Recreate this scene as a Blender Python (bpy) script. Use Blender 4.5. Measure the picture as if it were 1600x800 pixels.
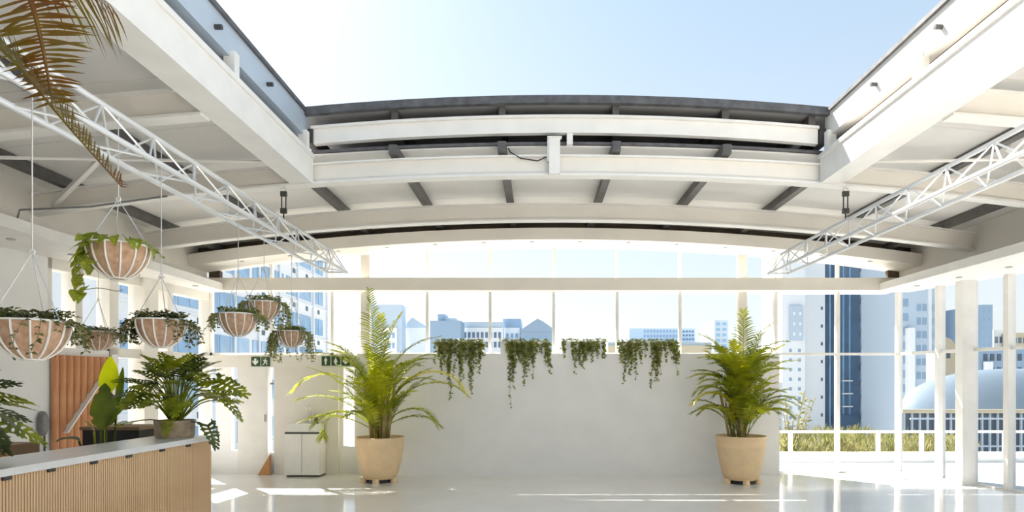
import bpy, math, random
from mathutils import Vector, Matrix
for o in list(bpy.data.objects): bpy.data.objects.remove(o)
S = bpy.context.scene
C = S.collection
R = math.radians
V = Vector

# ---------------------------------------------------------------- camera
EYE = 1.65
cam_d = bpy.data.cameras.new('camera'); cam = bpy.data.objects.new('camera', cam_d); C.objects.link(cam)
cam.location = (0, 0, EYE); cam.rotation_euler = (R(90), 0, 0)
cam_d.sensor_width = 36; cam_d.lens = 21.6; cam_d.shift_x = -0.025; cam_d.shift_y = 0.12375
cam_d.clip_start = 0.05; cam_d.clip_end = 1000
S.camera = cam
# ---------------------------------------------------------------- sky, sun, exposure
SUN = V((-0.9, 1.0, 1.5)).normalized()          # towards the sun
w = bpy.data.worlds.new('sky'); S.world = w; w.use_nodes = True
nt = w.node_tree; nt.nodes.clear()
out = nt.nodes.new('ShaderNodeOutputWorld'); bg = nt.nodes.new('ShaderNodeBackground')
sky = nt.nodes.new('ShaderNodeTexSky'); sky.sky_type = 'NISHITA'; sky.sun_disc = False
sky.sun_elevation = math.asin(SUN.z); sky.sun_rotation = math.atan2(SUN.x, SUN.y)
sky.air_density = 1.0; sky.dust_density = 2.2; sky.ozone_density = 1.0
bg.inputs['Strength'].default_value = 1.0
sc = nt.nodes.new('ShaderNodeVectorMath'); sc.operation = 'SCALE'; sc.inputs['Scale'].default_value = 0.092
hz = nt.nodes.new('ShaderNodeMix'); hz.data_type = 'RGBA'; hz.inputs[0].default_value = 0.6     # thin even haze over the clear sky
tcw = nt.nodes.new('ShaderNodeTexCoord'); sxyz = nt.nodes.new('ShaderNodeSeparateXYZ'); hr = nt.nodes.new('ShaderNodeValToRGB')   # haze: white at the horizon, pale blue higher up
hr.color_ramp.elements[0].position = .12; hr.color_ramp.elements[0].color = (.47, .475, .48, 1)
hr.color_ramp.elements[1].position = .6; hr.color_ramp.elements[1].color = (.245, .36, .44, 1)
nt.links.new(tcw.outputs['Generated'], sxyz.inputs[0]); nt.links.new(sxyz.outputs[2], hr.inputs[0]); nt.links.new(hr.outputs[0], hz.inputs[7])
nt.links.new(sky.outputs[0], sc.inputs[0]); nt.links.new(sc.outputs[0], hz.inputs[6]); nt.links.new(hz.outputs[2], bg.inputs[0]); nt.links.new(bg.outputs[0], out.inputs[0])
sl = bpy.data.lights.new('sun', 'SUN'); sl.energy = 9.5; sl.angle = R(0.6); sl.color = (1.0, 0.945, 0.865)
so = bpy.data.objects.new('sun', sl); C.objects.link(so); so.rotation_euler = SUN.to_track_quat('Z', 'Y').to_euler(); so.location = SUN*60
vs = S.view_settings; vs.view_transform = 'Standard'; vs.look = 'None'; vs.gamma = 1; vs.use_curve_mapping = False
vs.exposure = 1.18

# ---------------------------------------------------------------- materials
MATS = {}
def mat(name, col, rough=0.6, metal=0.0, var=0.0, scale=8.0, bump=0.0, spec=0.5, col2=None, stretch=None):
    m = bpy.data.materials.new(name); m.use_nodes = True
    n = m.node_tree.nodes; l = m.node_tree.links
    b = n['Principled BSDF']
    b.inputs['Roughness'].default_value = rough; b.inputs['Metallic'].default_value = metal
    b.inputs['Specular IOR Level'].default_value = spec
    b.inputs['Base Color'].default_value = (*col, 1)
    if var or bump or col2:
        tc = n.new('ShaderNodeTexCoord'); mp = n.new('ShaderNodeMapping')
        if stretch: mp.inputs['Scale'].default_value = stretch
        l.new(tc.outputs['Object'], mp.inputs[0])
        no = n.new('ShaderNodeTexNoise'); no.inputs['Scale'].default_value = scale; no.inputs['Detail'].default_value = 5
        l.new(mp.outputs[0], no.inputs['Vector'])
        cr = n.new('ShaderNodeValToRGB')
        a = col; c = col2 or tuple(min(1, x*(1+var)) for x in col)
        if not col2: a = tuple(x*(1-var) for x in col)
        cr.color_ramp.elements[0].color = (*a, 1); cr.color_ramp.elements[1].color = (*c, 1)
        cr.color_ramp.elements[0].position = .3; cr.color_ramp.elements[1].position = .7
        l.new(no.outputs['Fac'], cr.inputs[0]); l.new(cr.outputs[0], b.inputs['Base Color'])
        if bump:
            bp = n.new('ShaderNodeBump'); bp.inputs['Strength'].default_value = bump; bp.inputs['Distance'].default_value = .01
            l.new(no.outputs['Fac'], bp.inputs['Height']); l.new(bp.outputs[0], b.inputs['Normal'])
    MATS[name] = m; return m
def leafmat(name, c1, c2, trans=0.35, scale=5.0, rough=.4):
    m = bpy.data.materials.new(name); m.use_nodes = True
    n = m.node_tree.nodes; l = m.node_tree.links; b = n['Principled BSDF']; o = n['Material Output']
    tc = n.new('ShaderNodeTexCoord'); no = n.new('ShaderNodeTexNoise'); no.inputs['Scale'].default_value = scale
    l.new(tc.outputs['Object'], no.inputs['Vector'])
    cr = n.new('ShaderNodeValToRGB'); cr.color_ramp.elements[0].color = (*c1, 1); cr.color_ramp.elements[1].color = (*c2, 1)
    cr.color_ramp.elements[0].position = .35; cr.color_ramp.elements[1].position = .65
    l.new(no.outputs['Fac'], cr.inputs[0]); l.new(cr.outputs[0], b.inputs['Base Color'])
    b.inputs['Roughness'].default_value = rough
    t = n.new('ShaderNodeBsdfTranslucent'); mx = n.new('ShaderNodeMixShader'); mx.inputs[0].default_value = trans
    hs = n.new('ShaderNodeHueSaturation'); hs.inputs['Value'].default_value = 1.8; hs.inputs['Saturation'].default_value = 1.1
    l.new(cr.outputs[0], hs.inputs['Color']); l.new(hs.outputs[0], t.inputs[0])
    l.new(b.outputs[0], mx.inputs[1]); l.new(t.outputs[0], mx.inputs[2]); l.new(mx.outputs[0], o.inputs[0])
    MATS[name] = m; return m
def glassmat(name, tint=(.95, .97, .98), ior=1.25):
    m = bpy.data.materials.new(name); m.use_nodes = True
    n = m.node_tree.nodes; l = m.node_tree.links; o = n['Material Output']; n.remove(n['Principled BSDF'])
    tr = n.new('ShaderNodeBsdfTransparent'); tr.inputs[0].default_value = (*tint, 1)
    gl = n.new('ShaderNodeBsdfGlossy'); gl.inputs['Roughness'].default_value = .02
    fr = n.new('ShaderNodeFresnel'); fr.inputs[0].default_value = ior
    mx = n.new('ShaderNodeMixShader'); l.new(fr.outputs[0], mx.inputs[0]); l.new(tr.outputs[0], mx.inputs[1]); l.new(gl.outputs[0], mx.inputs[2])
    l.new(mx.outputs[0], o.inputs[0]); MATS[name] = m; return m
WHITE = mat('white_plaster', (.88, .87, .85), .75, var=.03, scale=2)
CREAM = mat('cream_paint', (.80, .76, .69), .5, var=.03, scale=3)
STEEL = mat('white_painted_steel', (.82, .80, .76), .42, var=.04, scale=4)
CEIL = mat('ceiling_sheet', (.76, .74, .71), .6, var=.05, scale=1.5)
DARK = mat('dark_steel', (.05, .048, .045), .5, var=.2)
PURL = mat('purlin_steel', (.10, .095, .09), .5, var=.2)
BROWN = mat('timber_and_shade_brown', (.07, .05, .032), .7, var=.2)  # timber posts; also painted shade in the roof gap and curb grooves
FLASH = mat('roof_flashing', (.10, .10, .105), .6, var=.35, scale=10)
FLOOR = mat('epoxy_floor', (.82, .805, .78), .10, var=.04, scale=1.2, spec=.55)
ALU = mat('truss_aluminium', (.80, .81, .82), .38, .35)
GLASS = glassmat('window_glass')
PAVE = mat('terrace_paving', (.55, .545, .53), .8, var=.04)
OAK = mat('oak_slats', (.72, .46, .25), .55, col2=(.80, .56, .34), scale=6, stretch=(3, 3, .4))
OAKB = mat('oak_backing', (.30, .19, .11), .7)
TOPW = mat('counter_stone', (.80, .79, .77), .25, var=.03)
TERR = mat('pale_terracotta', (.84, .62, .36), .7, var=.05, scale=6)
SOIL = mat('soil', (.05, .035, .022), .95, var=.4, scale=30, bump=.5)
COIR = mat('coir_liner', (.42, .25, .15), .95, col2=(.60, .40, .27), scale=22, bump=.8)
WIRE = mat('white_wire', (.85, .84, .80), .4)
CHAIN = mat('chain_steel', (.72, .72, .72), .35, .6)
BLACK = mat('black_matt', (.015, .014, .014), .45)
WOODP = mat('stained_boards', (.52, .22, .09), .65, col2=(.68, .34, .17), scale=5, stretch=(4, 4, .8))
WEDGE = mat('plywood', (.50, .25, .10), .7, var=.1)
FASCSH = mat('shaded_fascia', (.46, .53, .61), .45, .1, var=.06, scale=2)  # left fascia only: bluish sky shade put into the steel's colour
SHEETG = mat('grey_roof_sheet', (.36, .355, .35), .6, var=.08)
GREY = mat('grey_felt', (.22, .22, .22), .8, var=.15, scale=20)
STONEP = mat('weathered_trough', (.42, .33, .24), .85, var=.25, scale=14, bump=.5)
GREEN = mat('sign_green', (.025, .075, .025), .5)
SIGNW = mat('sign_white', (.85, .86, .80), .5)
CHROME = mat('chrome', (.75, .75, .75), .15, 1.0)
BOTTLE = mat('bottle_glass', (.03, .035, .015), .15)
LAMP = mat('downlight_trim', (.45, .44, .42), .4)
BARK = mat('cane_bark', (.30, .20, .08), .7, col2=(.42, .36, .12), scale=10)
PALM = leafmat('palm_leaf', (.16, .20, .014), (.34, .36, .028), .42, 3)
PALM2 = leafmat('palm_leaf_fresh', (.26, .29, .016), (.48, .47, .035), .46, 3)
PALMY = leafmat('palm_leaf_yellow', (.52, .48, .03), (.70, .60, .06), .48, 3)
DRYP = leafmat('palm_leaf_dry', (.17, .068, .012), (.17, .135, .018), .22, 4)
PHIL = leafmat('philodendron_leaf', (.12, .155, .016), (.36, .38, .035), .42, 7, .4)
PHID = leafmat('philodendron_leaf_dark', (.035, .055, .02), (.10, .13, .025), .25, 7, .35)
BANA = leafmat('strelitzia_leaf', (.08, .12, .012), (.16, .20, .02), .35, 4)
BANY = leafmat('strelitzia_leaf_backlit', (.58, .66, .005), (.66, .72, .008), .5, 4)  # sun shining through the leaf is put into its bright colour
IVY = leafmat('ivy_leaf', (.10, .13, .025), (.34, .35, .10), .35, 16)
IVYD = leafmat('ivy_leaf_dark', (.06, .055, .02), (.15, .17, .035), .28, 14)
POTH = leafmat('pothos_leaf', (.11, .17, .012), (.46, .48, .06), .35, 14)
HEDGE = leafmat('meadow_grass', (.16, .17, .05), (.34, .31, .15), .25, 3)
STEMM = mat('vine_stem', (.30, .26, .14), .8)
BW = mat('render_white', (.84, .84, .84), .8, var=.03)
BPALE = mat('render_hazed_pale_blue', (.52, .60, .68), .8, var=.04)  # distance haze on the skyline put into the wall colour
BBLUE = mat('render_hazed_blue_grey', (.30, .40, .52), .8, var=.05)  # bluer wall colour, distance haze included
BGLASS = mat('curtain_glass', (.10, .17, .26), .2, var=.12, scale=.3, spec=.8)
WGLASS = mat('facade_window', (.26, .42, .60), .12, var=.2, scale=.4, spec=.8)
WDARK = mat('dark_window', (.07, .10, .14), .2, spec=.8)
CREAMB = mat('render_cream', (.62, .52, .36), .8, var=.05)
METR = mat('metal_roof', (.11, .145, .185), .6, .1, var=.05)
CITY = mat('city_ground', (.38, .38, .37), .9, var=.2, scale=.05)

# ---------------------------------------------------------------- mesh helpers
class MB:
    def __init__(s): s.v = []; s.f = []
    def add(s, vs, fs):
        b = len(s.v); s.v += [tuple(x) for x in vs]; s.f += [tuple(b+i for i in f) for f in fs]; return s
    def box(s, x0, x1, y0, y1, z0, z1):
        if x0 > x1: x0, x1 = x1, x0
        if y0 > y1: y0, y1 = y1, y0
        if z0 > z1: z0, z1 = z1, z0
        return s.add([(x0,y0,z0),(x1,y0,z0),(x1,y1,z0),(x0,y1,z0),(x0,y0,z1),(x1,y0,z1),(x1,y1,z1),(x0,y1,z1)],
                     [(0,3,2,1),(4,5,6,7),(0,1,5,4),(1,2,6,5),(2,3,7,6),(3,0,4,7)])
    def prism(s, a, b, c, d, z0, z1):   # plan quad a,b,c,d (xy), counter-clockwise
        p = [a, b, c, d]
        return s.add([(x, y, z0) for x, y in p]+[(x, y, z1) for x, y in p],
                     [(0,3,2,1),(4,5,6,7),(0,1,5,4),(1,2,6,5),(2,3,7,6),(3,0,4,7)])
    def bar(s, a, b, w, h, up=V((0,0,1))):
        a = V(a); b = V(b); t = (b-a).normalized(); sd = t.cross(up)
        if sd.length < 1e-4: sd = V((1,0,0))
        sd.normalize(); n = sd.cross(t)
        vs = []
        for p in (a, b):
            for i, j in ((-1,-1),(1,-1),(1,1),(-1,1)): vs.append(p+sd*i*w/2+n*j*h/2)
        return s.add(vs, [(0,1,2,3),(7,6,5,4),(0,4,5,1),(1,5,6,2),(2,6,7,3),(3,7,4,0)])
    def tube(s, pts, r, n=6, closed=False, caps=True):
        pts = [V(p) for p in pts]; m = len(pts)
        rs = r if isinstance(r, (list, tuple)) else [r]*m
        vs = []; prev = None
        for i, p in enumerate(pts):
            if closed: t = pts[(i+1) % m]-pts[i-1]
            else: t = pts[min(i+1, m-1)]-pts[max(i-1, 0)]
            t.normalize()
            if prev is None:
                a = V((0,0,1)) if abs(t.z) < .9 else V((1,0,0)); u = t.cross(a).normalized()
            else:
                u = (prev-t*prev.dot(t)).normalized()
            prev = u; ww = t.cross(u)
            for k in range(n):
                an = 2*math.pi*k/n; vs.append(p+(u*math.cos(an)+ww*math.sin(an))*rs[i])
        fs = []
        for i in range(m if closed else m-1):
            j = (i+1) % m
            for k in range(n):
                fs.append((i*n+k, i*n+(k+1)%n, j*n+(k+1)%n, j*n+k))
        if caps and not closed: fs += [tuple(range(n))[::-1], tuple((m-1)*n+k for k in range(n))]
        return s.add(vs, fs)
    def lathe(s, prof, c=(0,0,0), n=24, cap=True):
        vs = []; fs = []
        for r, z in prof:
            for k in range(n):
                a = 2*math.pi*k/n; vs.append((c[0]+r*math.cos(a), c[1]+r*math.sin(a), c[2]+z))
        for i in range(len(prof)-1):
            for k in range(n): fs.append((i*n+k, i*n+(k+1)%n, (i+1)*n+(k+1)%n, (i+1)*n+k))
        if cap: fs += [tuple(range(n))[::-1], tuple((len(prof)-1)*n+k for k in range(n))]
        return s.add(vs, fs)
    def arch(s, x0, x1, y0, y1, zf, h, n=28):   # curved bar along x: bottom zf(x), height h
        vs = []; fs = []
        for i in range(n+1):
            x = x0+(x1-x0)*i/n; z = zf(x)
            vs += [(x,y0,z),(x,y1,z),(x,y1,z+h),(x,y0,z+h)]
        for i in range(n):
            a = 4*i; b = a+4
            fs += [(a,a+1,b+1,b),(a+1,a+2,b+2,b+1),(a+2,a+3,b+3,b+2),(a+3,a,b,b+3)]
        fs += [(3,2,1,0),(4*n,4*n+1,4*n+2,4*n+3)]
        return s.add(vs, fs)
    def leaf(s, p, d, nrm, L, W, fold=.25):
        p = V(p); d = V(d).normalized(); sd = d.cross(V(nrm))
        if sd.length < 1e-4: sd = V((1,0,0))
        sd.normalize(); n = sd.cross(d)
        m = p+d*L*.42
        return s.add([p, m+sd*W/2+n*W*fold, p+d*L-n*L*.1, m-sd*W/2+n*W*fold, m], [(0,4,1),(1,4,2),(2,4,3),(3,4,0)])
    def mesh(s, name):
        me = bpy.data.meshes.new(name); me.from_pydata(s.v, [], s.f); me.update(); return me
    def build(s, name, m, parent=None, smooth=False, kind=None):
        me = s.mesh(name); me.materials.append(m)
        if smooth:
            for p in me.polygons: p.use_smooth = True
        return link(name, me, parent, kind)
def link(name, me, parent=None, kind=None):
    o = bpy.data.objects.new(name, me); C.objects.link(o)
    if parent: o.parent = parent
    if kind: o['kind'] = kind
    return o
def tag(o, label, cat, group=None, kind=None):
    o['label'] = label; o['category'] = cat
    if group: o['group'] = group
    if kind: o['kind'] = kind
    return o
def thing(name, loc, label, cat, group=None, rz=0):
    o = bpy.data.objects.new(name, None); C.objects.link(o); o.location = loc; o.rotation_euler = (0,0,rz); o.empty_display_size = .1
    return tag(o, label, cat, group)
def struct(name, label=None):
    o = bpy.data.objects.new(name, None); C.objects.link(o); o['kind'] = 'structure'; o.empty_display_size = .1
    if label: o['label'] = label
    return o
def inst(name, me, parent, loc=(0,0,0), rot=(0,0,0), scale=(1,1,1)):
    o = bpy.data.objects.new(name, me); C.objects.link(o); o.parent = parent; o.location = loc; o.rotation_euler = rot; o.scale = scale
    return o

# ---------------------------------------------------------------- room dimensions
XC = .33; K = .0113
def arc(z, k=K): return lambda x: z-k*(x-XC)**2
YG = 11.3                                      # glazing plane of the back wall
def bx(p): return (p-840)*YG/960               # mullion positions along the back wall
GL, GR = bx(330), bx(1404)                     # lower corners of the glass box
def xl(y): return GL-.13*(YG-y)                # left wall line
def xr(y): return GR+.30*(YG-y)                # right glass wall line
UL, UR = -6.05, 6.65                           # upper side walls
YN = -5.0                                      # wall behind the camera
OL, OR_ = -2.67, 3.36                          # roof opening
OY0, OY1 = -2.5, 7.28

# floor
fl = MB(); fl.add([(xl(YN),YN,0),(xr(YN),YN,0),(GR+.05,YG+.05,0),(GL-.05,YG+.05,0),(xl(YN),YN,-.2),(xr(YN),YN,-.2),(GR+.05,YG+.05,-.2),(GL-.05,YG+.05,-.2)],
    [(0,1,2,3),(7,6,5,4),(0,4,5,1),(1,5,6,2),(2,6,7,3),(3,7,4,0)])
fo = fl.build('floor', FLOOR, kind='structure'); fo['label'] = 'glossy off-white epoxy floor of the hall'
# walls
wb = MB().box(bx(566), bx(1208), 11.0, 11.28, 0, 2.17).build('wall_back', WHITE, kind='structure'); wb['label'] = 'low white wall under the back windows'
wr = MB().box(xl(YN), xr(YN), YN-.2, YN, 0, 4.6).build('wall_front', WHITE, kind='structure')
wl = MB(); wl.prism((xl(YN)-.2,YN), (xl(YN),YN), (xl(8.06),8.06), (xl(8.06)-.2,8.06), 0, 3.3)
wl.prism((xl(8.06)-.2,8.06), (xl(8.06),8.06), (xl(9.03),9.03), (xl(9.03)-.2,9.03), 0, 2.12)
wl = wl.build('wall_left', WHITE, kind='structure'); wl['label'] = 'white plastered left wall'
MB().box(UL-.15, UL, YN, 11.25, 3.42, 4.06).build('wall_left_upper', CREAM, kind='structure')
MB().box(UR, UR+.15, YN, 11.25, 3.42, 4.06).build('wall_right_upper', CREAM, kind='structure')

# eave soffits with downlights
def soffit(name, xi, fx, label):
    o = MB(); pts = []
    if xi < 0: o.prism((fx(YN)-.1,YN), (xi,YN), (xi,11.2), (fx(11.2)-.1,11.2), 3.3, 3.43)
    else: o.prism((xi,YN), (fx(YN)+.1,YN), (fx(11.2)+.1,11.2), (xi,11.2), 3.3, 3.43)
    o = o.build(name, STEEL, kind='structure'); o['label'] = label
    d = MB().lathe([(.03,0),(.045,0),(.045,-.012),(.03,-.012)], n=12).mesh('downlight'); d.materials.append(LAMP)
    for k in range(6):
        y = 6.2+.85*k; inst('downlight', d, o, ((xi+fx(y))/2+(.05 if xi < 0 else -.05), y, 3.3))
soffit('trim_1', -5.63, xl, 'white boxed eave with small downlights along the left wall')
soffit('trim_2', 6.12, xr, 'white boxed eave with small downlights along the right glass wall')

# back cross beam and arched window head
bb = MB().box(GL, GR, 11.0, 11.26, 3.31, 3.53).build('trim_3', CREAM, kind='structure'); bb['label'] = 'cream beam across the back windows'
MB().box(GL-.06, GL+.06, 10.96, 11.0, 3.33, 3.51).build('end_plate', BROWN, bb)
cn = MB().box(bx(571), GR, 11.36, 11.78, 3.34, 3.44).build('trim_4', STEEL, kind='structure'); cn['label'] = 'added narrow ledge outside the back windows, trimming the sun on the floor'  # ledge added to shade the glass and thin the floor's sun streak
za = arc(4.13)
ah = MB().arch(UL, UR, 10.62, 11.36, za, .2).build('trim_5', CREAM, kind='structure'); ah['label'] = 'arched cream window head with small downlights'
d = MB().lathe([(.028,0),(.04,0),(.04,-.01),(.028,-.01)], n=10).mesh('downlight'); d.materials.append(LAMP)
for k in range(14):
    x = -5.2+.85*k; inst('downlight', d, ah, (x, 10.8, za(x)))
db = MB().arch(UL, UR, 10.95, 11.1, arc(4.33), .2).build('trim_6', BROWN, kind='structure'); db['label'] = 'dark strip painted as the unlit gap above the arched window head'  # brown strip stands in for the unlit space under the roof

# ---------------------------------------------------------------- windows
WN = [0]
def window(label):
    WN[0] += 1; return struct('window_%d' % WN[0], label)
def pane_box(par, x0, x1, y, z0, z1, ztop=None):
    b = MB(); zl = ztop(x0) if ztop else z1; zr = ztop(x1) if ztop else z1
    b.add([(x0,y,z0),(x1,y,z0),(x1,y,zr),(x0,y,zl)], [(0,1,2,3)])
    b.build('pane', GLASS, par)
def mull(par, x, y, z0, z1, w_=.045, dpt=.08, m=STEEL): MB().box(x-w_/2, x+w_/2, y-dpt/2, y+dpt/2, z0, z1).build('mullion', m, par)
PX = [330, 425, 520, 571, 668, 766, 865, 964, 1062, 1160, 1211, 1308, 1404]
XM = [bx(p) for p in PX]
za2 = lambda x: za(x)+.03
# upper arched row
w1 = window('arched top row of windows under the roof')
XU = [UL]+XM+[UR]
for a, b in zip(XU, XU[1:]): pane_box(w1, a, b, YG, 3.5, 0, za2)
for x in XM:
    if abs(x-bx(571)) > .01 and abs(x-bx(1160)) > .01: mull(w1, x, YG, 3.5, za2(x))
mull(w1, UL+.13, YG, 3.4, za2(UL), .2, .1, BROWN); mull(w1, UR-.13, YG, 3.4, za2(UR), .2, .1, BROWN)
# middle row
w2 = window('long middle row of back windows above the low wall')
for a, b in zip(XM[:10], XM[1:11]): pane_box(w2, a, b, YG, 2.15, 3.33)
for i, x in enumerate(XM[:11]):
    if i not in (3, 9): mull(w2, x, YG, 2.15, 3.33, .075 if i == 0 else .05)
MB().box(GL, bx(571), YG-.04, YG+.04, 2.13, 2.2).build('sill', STEEL, w2)
MB().box(bx(571), XM[10], YG-.03, YG+.06, 2.15, 2.2).build('sill', STEEL, w2)
# right end of the back wall, glazed to the floor
w3 = window('floor to ceiling glazing at the right end of the back wall')
for a, b in zip(XM[10:], XM[11:]):
    pane_box(w3, a, b, YG, 2.18, 3.33); pane_box(w3, a, b, YG, .03, 2.18)
for i, x in enumerate(XM[10:]): mull(w3, x, YG, 0, 3.33, .06 if i < 2 else .08, .1)
MB().box(XM[10], GR, YG-.03, YG+.03, 2.155, 2.2).build('transom', STEEL, w3)
MB().box(XM[10], GR, YG-.03, YG+.03, 0, .03).build('bottom_rail', STEEL, w3)
# columns
for p, lab in ((571, 'slim cream column of the back wall behind the left palm'), (1160, 'slim cream column of the back wall behind the right palm')):
    c = MB().box(bx(p)-.08, bx(p)+.08, 11.285, 11.4, 2.17, 4.1).build('column', CREAM); tag(c, lab, 'column')
# right glass wall
def seg_bar(par, name, fx, y0, y1, z0, z1, th, m=STEEL):
    MB().prism((fx(y0)-th/2,y0), (fx(y0)+th/2,y0), (fx(y1)+th/2,y1), (fx(y1)-th/2,y1), z0, z1).build(name, m, par)
w4 = window('tall right glass wall with white mullions')
YR = [11.3, 10.5, 9.39, 8.3, 7.2, 6.1, 5.0, 3.9, 2.8, 1.7, .6, -.5, -1.6, -2.7, -3.8, -5.0]
for a, b in zip(YR, YR[1:]):
    for z0, z1 in ((.03, 2.18), (2.18, 3.31)):
        MB().add([(xr(a),a,z0),(xr(b),b,z0),(xr(b),b,z1),(xr(a),a,z1)], [(0,1,2,3)]).build('pane', GLASS, w4)
for y in YR[1:-1]:
    MB().prism((xr(y)-.06,y-.05), (xr(y)+.06,y-.05), (xr(y)+.06,y+.05), (xr(y)-.06,y+.05), 0, 3.31).build('mullion', STEEL, w4)
seg_bar(w4, 'transom', xr, YN, 11.3, 2.155, 2.205, .07); seg_bar(w4, 'bottom_rail', xr, YN, 11.3, 0, .03, .07)
c = MB(); cy = 10.0
c.box(6.85, 7.10, cy-.1, cy+.08, 0, 3.3); c = c.build('column', STEEL); tag(c, 'thick white square column standing against the right glass wall', 'column')
MB().box(6.835, 7.115, cy-.115, cy+.095, 0, .05).build('base_plate', STEEL, c)
# left wall windows
w5 = window('row of left wall windows behind the hanging baskets')
def lpane(y0, y1, z0, z1, par):
    MB().add([(xl(y0)-.1,y0,z0),(xl(y1)-.1,y1,z0),(xl(y1)-.1,y1,z1),(xl(y0)-.1,y0,z1)], [(0,1,2,3)]).build('pane', GLASS, par)
def lpost(y0, y1, z0, z1, par, t=.2, name='post', m=CREAM):
    MB().prism((xl(y0)-t,y0), (xl(y0),y0), (xl(y1),y1), (xl(y1)-t,y1), z0, z1).build(name, m, par)
for y0, y1 in ((8.12, 8.47), (8.58, 9.04), (9.2, 9.63), (9.92, 10.2), (10.33, 11.27)):
    lpane(y0, y1, 2.12 if y1 < 9.1 else .42, 3.16, w5)
for y0, y1, zz in ((8.06, 8.12, 2.12), (8.47, 8.58, 2.12), (9.04, 9.2, 0), (10.2, 10.33, 0), (11.25, 11.33, 0)): lpost(y0, y1, zz, 3.3, w5)
lpost(8.06, 11.3, 3.16, 3.3, w5, name='head'); lpost(9.04, 11.3, 2.03, 2.17, w5, name='transom'); lpost(9.2, 11.3, 0, .42, w5, name='sill_wall', m=WHITE)
c = MB().prism((xl(9.63)-.2,9.63), (xl(9.63)+.06,9.63), (xl(9.92)+.06,9.92), (xl(9.92)-.2,9.92), 0, 3.3).build('column', CREAM); tag(c, 'broad cream column between the left wall windows', 'column')

# back left zone: lintel, narrow windows, door panel, sink wall
lt = MB().box(bx(290), bx(566), 11.02, 11.26, 1.93, 2.14).build('trim_7', CREAM, kind='structure'); lt['label'] = 'cream lintel above the doors carrying the green signs'
w6 = window('narrow windows at the back left under the lintel')
def post(par, p0, p1, z0, z1, y0=11.14, y1=11.26, name='post', m=CREAM): MB().box(bx(p0), bx(p1), y0, y1, z0, z1).build(name, m, par)
post(w6, 326, 382, 0, .42, name='sill_wall', m=WHITE); post(w6, 344, 368, .42, 1.93, m=WHITE)
post(w6, 425, 437, 0, .38, 11.16, 11.24, name='sill_wall', m=WHITE); post(w6, 534, 541, 0, 1.93, m=WHITE); post(w6, 541, 570, 0, .5, name='sill_wall', m=WHITE)
post(w6, 558, 568, .5, 1.93)
for p0, p1, z0 in ((326, 344, .42), (368, 381, .42), (426, 437, .38), (541, 558, .5)):
    pane_box(w6, bx(p0), bx(p1), 11.2, z0, 1.93)
    MB().box(bx(p0), bx(p1), 11.17, 11.23, 1.62, 1.65).build('glazing_bar', GREY if p0 > 360 and p0 < 430 else STEEL, w6)
dr = MB().box(bx(381), bx(427), 11.06, 11.24, 0.0, 1.93).build('door_1', STEEL, kind='structure'); dr['label'] = 'plain white door panel under the green exit sign'
MB().box(bx(424)-.01, bx(424)+.015, 11.03, 11.06, .95, 1.08).build('door_handle', CHROME, dr)
sw = MB().box(bx(436), bx(535), 11.08, 11.24, 0, 1.93).build('wall_sink', CREAM, kind='structure'); sw['label'] = 'cream wall panel behind the white sink cabinet'
wd = MB(); x0, x1 = bx(415), bx(433); wd.add([(x0,10.98,0),(x1,10.98,0),(x1,10.98,.36),(x0,11.05,0),(x1,11.05,0),(x1,11.05,.36)], [(0,1,2),(5,4,3),(0,3,4,1),(1,4,5,2),(2,5,3,0)])
tag(wd.build('door_wedge', WEDGE), 'brown triangular wooden wedge on the floor beside the sink wall', 'wedge')

# ---------------------------------------------------------------- roof: ceiling sheets, purlins, ribs
PUR = [-5.65, -4.32, -2.99, -1.70, -.42, .93, 2.23, 3.57, 4.9, 6.2]
zs = arc(4.50)
cl = struct('ceiling', 'pale grey roof sheets curving over the hall')
XB = [UL-.25]+PUR+[UR+.25]
def deck(x0, x1, y0, y1):
    MB().arch(x0, x1, y0, y1, lambda x: zs(x)+.022, .03, 16).build('roof_deck', FLASH, cl)
deck(UL-.3, OL-.16, YN-.2, 11.6); deck(OR_+.16, UR+.3, YN-.2, 11.6); deck(OL-.16, OR_+.16, OY1+.12, 11.6); deck(OL-.16, OR_+.16, YN-.2, OY0)
YS = [YN]+[OY1+.15-1.0*k for k in range(12, -1, -1)]+[8.4, 9.4, 10.4, 11.5]
YS = sorted(set(round(y, 3) for y in YS if y >= YN))
for a, b in zip(XB, XB[1:]):
    for y0, y1 in zip(YS, YS[1:]):
        ca, cb = a, b
        if y1 <= OY1+.16 and y0 > OY0-.6:
            if ca >= OL-.4 and cb <= OR_+.3: continue
            if ca < OL-.15 < cb: cb = OL-.15
            elif ca < OR_+.15 < cb: ca = OR_+.15
            elif OL-.15 <= ca and cb <= OR_+.15: continue
        MB().arch(ca+.003, cb-.003, y0+.004, y1-.004, zs, .018, 3).build('ceiling_panel', CEIL, cl)
NUM = ['first','second','third','fourth','fifth','sixth','seventh','eighth','ninth','tenth']
for i, x in enumerate(PUR):
    inside = OL-.4 < x < OR_+.4
    y0 = (OY1-.06 if OL < x < OR_ else OY1+.06) if inside else YN
    z = zs(x)
    p = MB().box(x-.05, x+.05, y0, 11.0, z-.115, z-.004).build('purlin', PURL)
    tag(p, 'dark steel roof purlin, %s from the left' % NUM[i], 'purlin', 'dark purlins under the roof sheets')
def rib(y, x0, x1, label, h=.255, zb=4.12):
    t = thing('roof_rib', ((x0+x1)/2, y, 0), label, 'roof beam', 'arched cream roof ribs')
    ox = (x0+x1)/2
    f = lambda dz: (lambda x: arc(zb)(x+ox)+dz)
    MB().arch(x0-ox, x1-ox, -.075, .075, f(0), .025).build('flange', STEEL, t)
    MB().arch(x0-ox, x1-ox, -.03, .03, f(.025), h-.05).build('web', CREAM, t)
    MB().arch(x0-ox, x1-ox, -.075, .075, f(h-.025), .02).build('flange', STEEL, t)
    return t
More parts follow.
